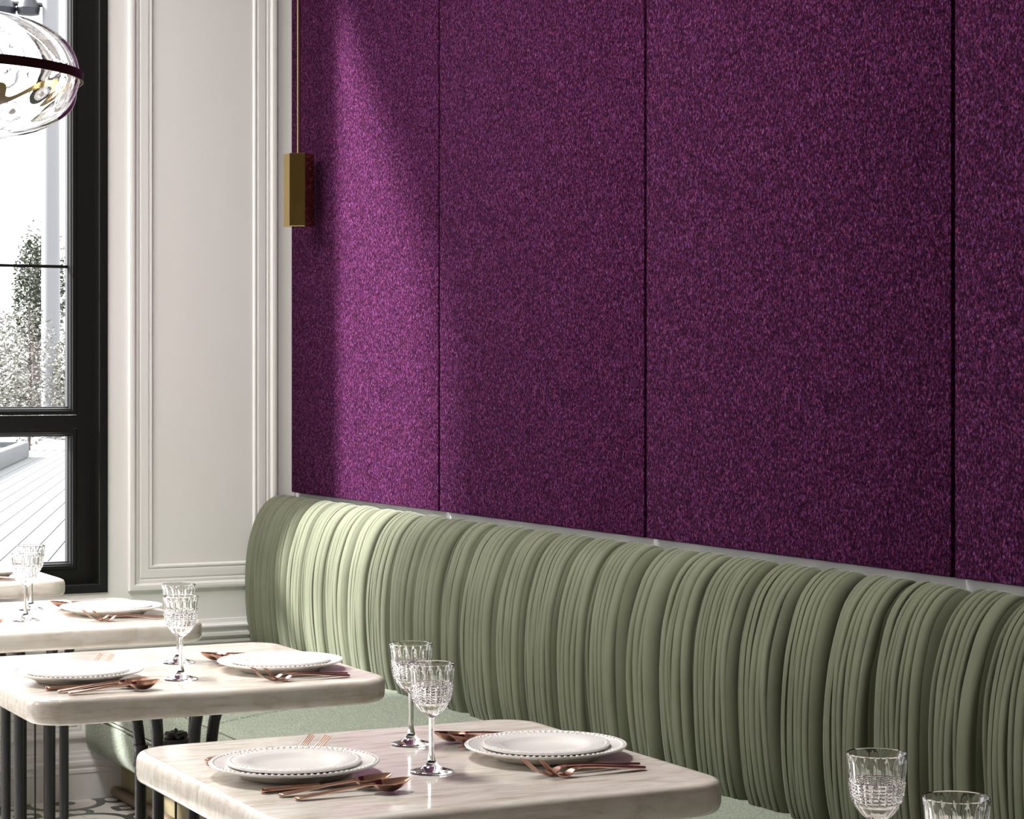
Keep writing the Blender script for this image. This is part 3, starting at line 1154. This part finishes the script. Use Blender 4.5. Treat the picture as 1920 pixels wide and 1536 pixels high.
def make_globe():
    N, K = 280, 72
    R, Hh = 0.259, 0.114
    V, Fc, rings = [], [], []

    def ring(lat, sc, ribs):
        out = []
        c_, s__ = cos(lat), sin(lat)
        rr = R * (abs(c_) ** 0.66)
        zz = Hh * (abs(s__) ** 0.78) * (1 if s__ > 0 else -1)
        for i in range(N):
            th = 2 * pi * i / N
            rib = 0.0075 * ribs * abs(c_) ** 0.8 * (0.5 - 0.5 * cos(16 * (th + 0.35 * abs(lat))))
            rib *= min(1.0, abs(lat) / 0.12)
            q = (rr - rib) * sc
            V.append((q * cos(th), q * sin(th), zz * sc))
            out.append(len(V) - 1)
        return out

    lats = [radians(-88 + 176 * k / K) for k in range(K + 1)]
    for l in lats:
        rings.append(ring(l, 1.0, 1.0))
    inner = []
    for l in lats[::-1]:
        inner.append(ring(l, 0.983, 0.74))
    seq = rings + inner
    for A, B in zip(seq, seq[1:] + [seq[0]]):
        for i in range(N):
            j = (i + 1) % N
            Fc.append((A[i], A[j], B[j], B[i]))
    return mesh_obj('ribbed_globe', V, Fc, M.globe, gp, 60)


make_globe()
RB = 0.262
bnd = lathe('metal_band', [(RB, -0.0085), (RB + 0.003, -0.0085), (RB + 0.003, 0.0085), (RB, 0.0085)], 128, M.bronze, gp, 30, closed=True)
lathe('brass_lining', [(RB - 0.0005, -0.0082), (RB - 0.0025, -0.0082), (RB - 0.0025, 0.0082), (RB - 0.0005, 0.0082)], 128, M.brass, gp, 30, closed=True)
lathe('suspension_rod', [(0, 0.10), (0.02, 0.10), (0.02, 0.125), (0.006, 0.13), (0.006, CEIL - GP[2]), (0, CEIL - GP[2])], 16, M.brass, gp)

# ------------------------------------------------------------------ street outside
pv = boxes('pavement', [(-140, -TH, -60, 70, -0.5, -0.165)], M.joint)
tag(pv, 'pale paved forecourt outside the window', 'pavement', kind='structure')
GZ = -0.15
CAMP = Vector((7.183, -2.794, 0))
FW = Vector((-cos(0.4681), sin(0.4681), 0))
RT = Vector((sin(0.4681), cos(0.4681), 0))
# direction in which the long paving strips run, away from the facade
SD = (FW + RT * (-575 / 4153.55)).normalized()
SN = Vector((SD.y, -SD.x, 0))
if SN.dot(RT) > 0:
    SN = -SN                                    # sideways, away from the building corner
SA = math.atan2(SD.y, SD.x)


def street(d, w, z=0.0):
    """point on the forecourt: d metres along the strips, w metres sideways."""
    return CAMP + SD * d + SN * w + Vector((0, 0, z))


slab_me = {}
for k in range(38):
    wd_ = 0.2
    m = M.slab2 if k in (10,) else M.slab
    if m.name not in slab_me:
        o = boxes('paving_strip', [(0, 62, -0.0935, 0.0935, 0, 0.012 + 0.003)], m, pv)
        slab_me[m.name] = o.data
    else:
        o = bpy.data.objects.new('paving_strip', slab_me[m.name])
        COL.objects.link(o)
        o.parent = pv
    p = street(13.0 if k > 3 else 15.0, 0.2 + wd_ * k, GZ - 0.015)
    o.location = p
    o.rotation_euler = (0, 0, SA)

# planter with a stone kerb and dark soil
pl = empty('planter', street(28, 4.25, GZ), SA)
tag(pl, 'low stone kerbed planter with dark soil on the pale paving outside', 'planter')
boxes('kerb_stone', [(0, 15, -0.93, -0.75, 0, 0.30)], M.curb, pl, bevel=0.03)
boxes('kerb_stone', [(14.82, 15, -0.75, 0.75, 0, 0.30)], M.curb, pl, bevel=0.03)
boxes('kerb_stone', [(0, 15, 0.75, 0.93, 0, 0.30)], M.curb, pl, bevel=0.03)
boxes('soil', [(0.1, 14.8, -0.74, 0.74, 0, 0.2)], M.soil, pl)


def px_point(px, d, z=0.0):
    return CAMP + FW * d + RT * ((px - 960) / 4153.55 * d) + Vector((0, 0, z))


def leaves(name, cen, rad, n, size, mat, parent, seed, shell=0.0):
    rnd = random.Random(seed)
    V, Fc = [], []
    while n > 0:
        u = Vector((rnd.uniform(-1, 1), rnd.uniform(-1, 1), rnd.uniform(-1, 1)))
        if u.length > 1 or u.length < shell: continue
        n -= 1
        c = Vector((cen[0] + u.x * rad[0], cen[1] + u.y * rad[1], cen[2] + u.z * rad[2]))
        a = Vector((rnd.gauss(0, 1), rnd.gauss(0, 1), rnd.gauss(0, 0.6))).normalized() * size * rnd.uniform(0.5, 1.2)
        b_ = a.cross(Vector((rnd.gauss(0, 1), rnd.gauss(0, 1), rnd.gauss(0, 1)))).normalized() * size * 0.45
        k = len(V)
        V += [tuple(c - a), tuple(c + b_), tuple(c + a), tuple(c - b_)]
        Fc.append((k, k + 1, k + 2, k + 3))
    o = mesh_obj(name, V, Fc, mat, parent)
    o['kind'] = 'stuff'
    return o


# street post with dark lamp heads
D = 55
lp = empty('street_post', px_point(95, D, GZ))
tag(lp, 'thick white street post with dark fixtures at its top beyond the window', 'street post')
tube('post', [(0, 0, 0), (0, 0, 6.5), (0, 0, 11.6)], [0.235, 0.222, 0.20], 24, M.post, lp)
arm = RT * -1.0
tube('bracket', [tuple(arm * 0.1 + Vector((0, 0, 10.75))), tuple(arm * 1.9 + Vector((0, 0, 10.85)))], 0.06, 10, M.lampdark, lp)
for k, (q, r_) in enumerate(((0.55, 0.30), (1.25, 0.42))):
    V, Fc = lathe_vf([(0, -0.22), (r_ * 0.9, -0.2), (r_, -0.05), (r_ * 0.7, 0.15), (0.1, 0.22), (0, 0.22)], 16)
    o = mesh_obj('lamp_head', V, Fc, M.lampdark, lp, 30)
    o.location = arm * q + Vector((0, 0, 10.72))

# evergreen behind the post
ev = empty('evergreen_tree', px_point(66, 62, GZ))
tag(ev, 'dark evergreen tree standing behind the white street post', 'tree')
tube('trunk', [(0, 0, 0), (0.05, 0, 3.0), (0, 0.05, 5.2)], [0.16, 0.12, 0.04], 8, M.twig, ev)
leaves('foliage', (0, 0.1, 3.9), (0.75, 0.75, 1.6), 2600, 0.075, M.leaf, ev, 3)
leaves('frosted_foliage', (-0.1, 0.2, 4.0), (0.8, 0.8, 2.0), 2000, 0.07, M.frost, ev, 4)

# slim bare sapling in front
sb = empty('frosted_sapling', px_point(54, 46, GZ))
tag(sb, 'slim frosted sapling with dark twigs in front of the street post', 'tree')
rnd = random.Random(9)
V, Fc = tube_vf([(0, 0, 0), (0.02, 0.03, 1.5), (-0.02, 0.0, 3.1)], [0.035, 0.025, 0.008], 8)
mesh_obj('trunk', V, Fc, M.twig, sb, 40)
V, Fc = [], []
for k in range(46):
    z = rnd.uniform(0.25, 2.9)
    a = rnd.uniform(0, 6.28)
    L = rnd.uniform(0.25, 0.8) * (1.1 - z / 4)
    v, f = tube_vf([(0, 0, z), (cos(a) * L * 0.5, sin(a) * L * 0.5, z + 0.1), (cos(a) * L, sin(a) * L, z + rnd.uniform(0.0, 0.25))], [0.012, 0.008, 0.003], 4, base=len(V))
    V += v
    Fc += f
o = mesh_obj('twigs', V, Fc, M.twig, sb)
o['kind'] = 'stuff'
leaves('frosted_leaves', (0, 0, 1.55), (0.75, 0.75, 1.5), 1700, 0.045, M.frost, sb, 12)

# frosted hedge and snow beyond
for k, (px, d, z, r, n, lb) in enumerate([(8, 66, 1.6, (1.6, 1.4, 1.9), 1500, 'snow covered bush at the edge of the window view'),
                                          (34, 57, 0.5, (0.85, 0.85, 1.1), 1100, 'low frosted bush at the foot of the white street post'),
                                          (142, 54, 1.0, (0.5, 0.6, 1.9), 900, 'frosted bush showing between the white post and the window frame')]):
    hb = empty('frosted_bush', px_point(px, d, GZ))
    tag(hb, lb, 'bush', 'frosted bushes outside')
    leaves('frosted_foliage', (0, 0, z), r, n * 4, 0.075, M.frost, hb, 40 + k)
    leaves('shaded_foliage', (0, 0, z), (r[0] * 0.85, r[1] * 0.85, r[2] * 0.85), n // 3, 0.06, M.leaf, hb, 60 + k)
sn = empty('snow_bank', px_point(40, 84, GZ))
tag(sn, 'long white snow bank closing off the street view', 'snow bank')
V, Fc = [], []
NX, NY = 60, 10
rnd = random.Random(5)
for i in range(NX):
    for j in range(NY):
        u, v = i / (NX - 1) * 2 - 1, j / (NY - 1) * 2 - 1
        p = RT * (u * 22) + FW * (v * 5)
        h = 1.9 * max(0, 1 - v * v) ** 0.7 * (0.75 + 0.25 * sin(i * 0.9) * cos(j * 1.3)) + rnd.uniform(0, 0.12)
        V.append((p.x, p.y, h - 0.05))
for i in range(NX - 1):
    for j in range(NY - 1):
        Fc.append((i * NY + j, (i + 1) * NY + j, (i + 1) * NY + j + 1, i * NY + j + 1))
mesh_obj('snow', V, Fc, M.snow, sn, 60)
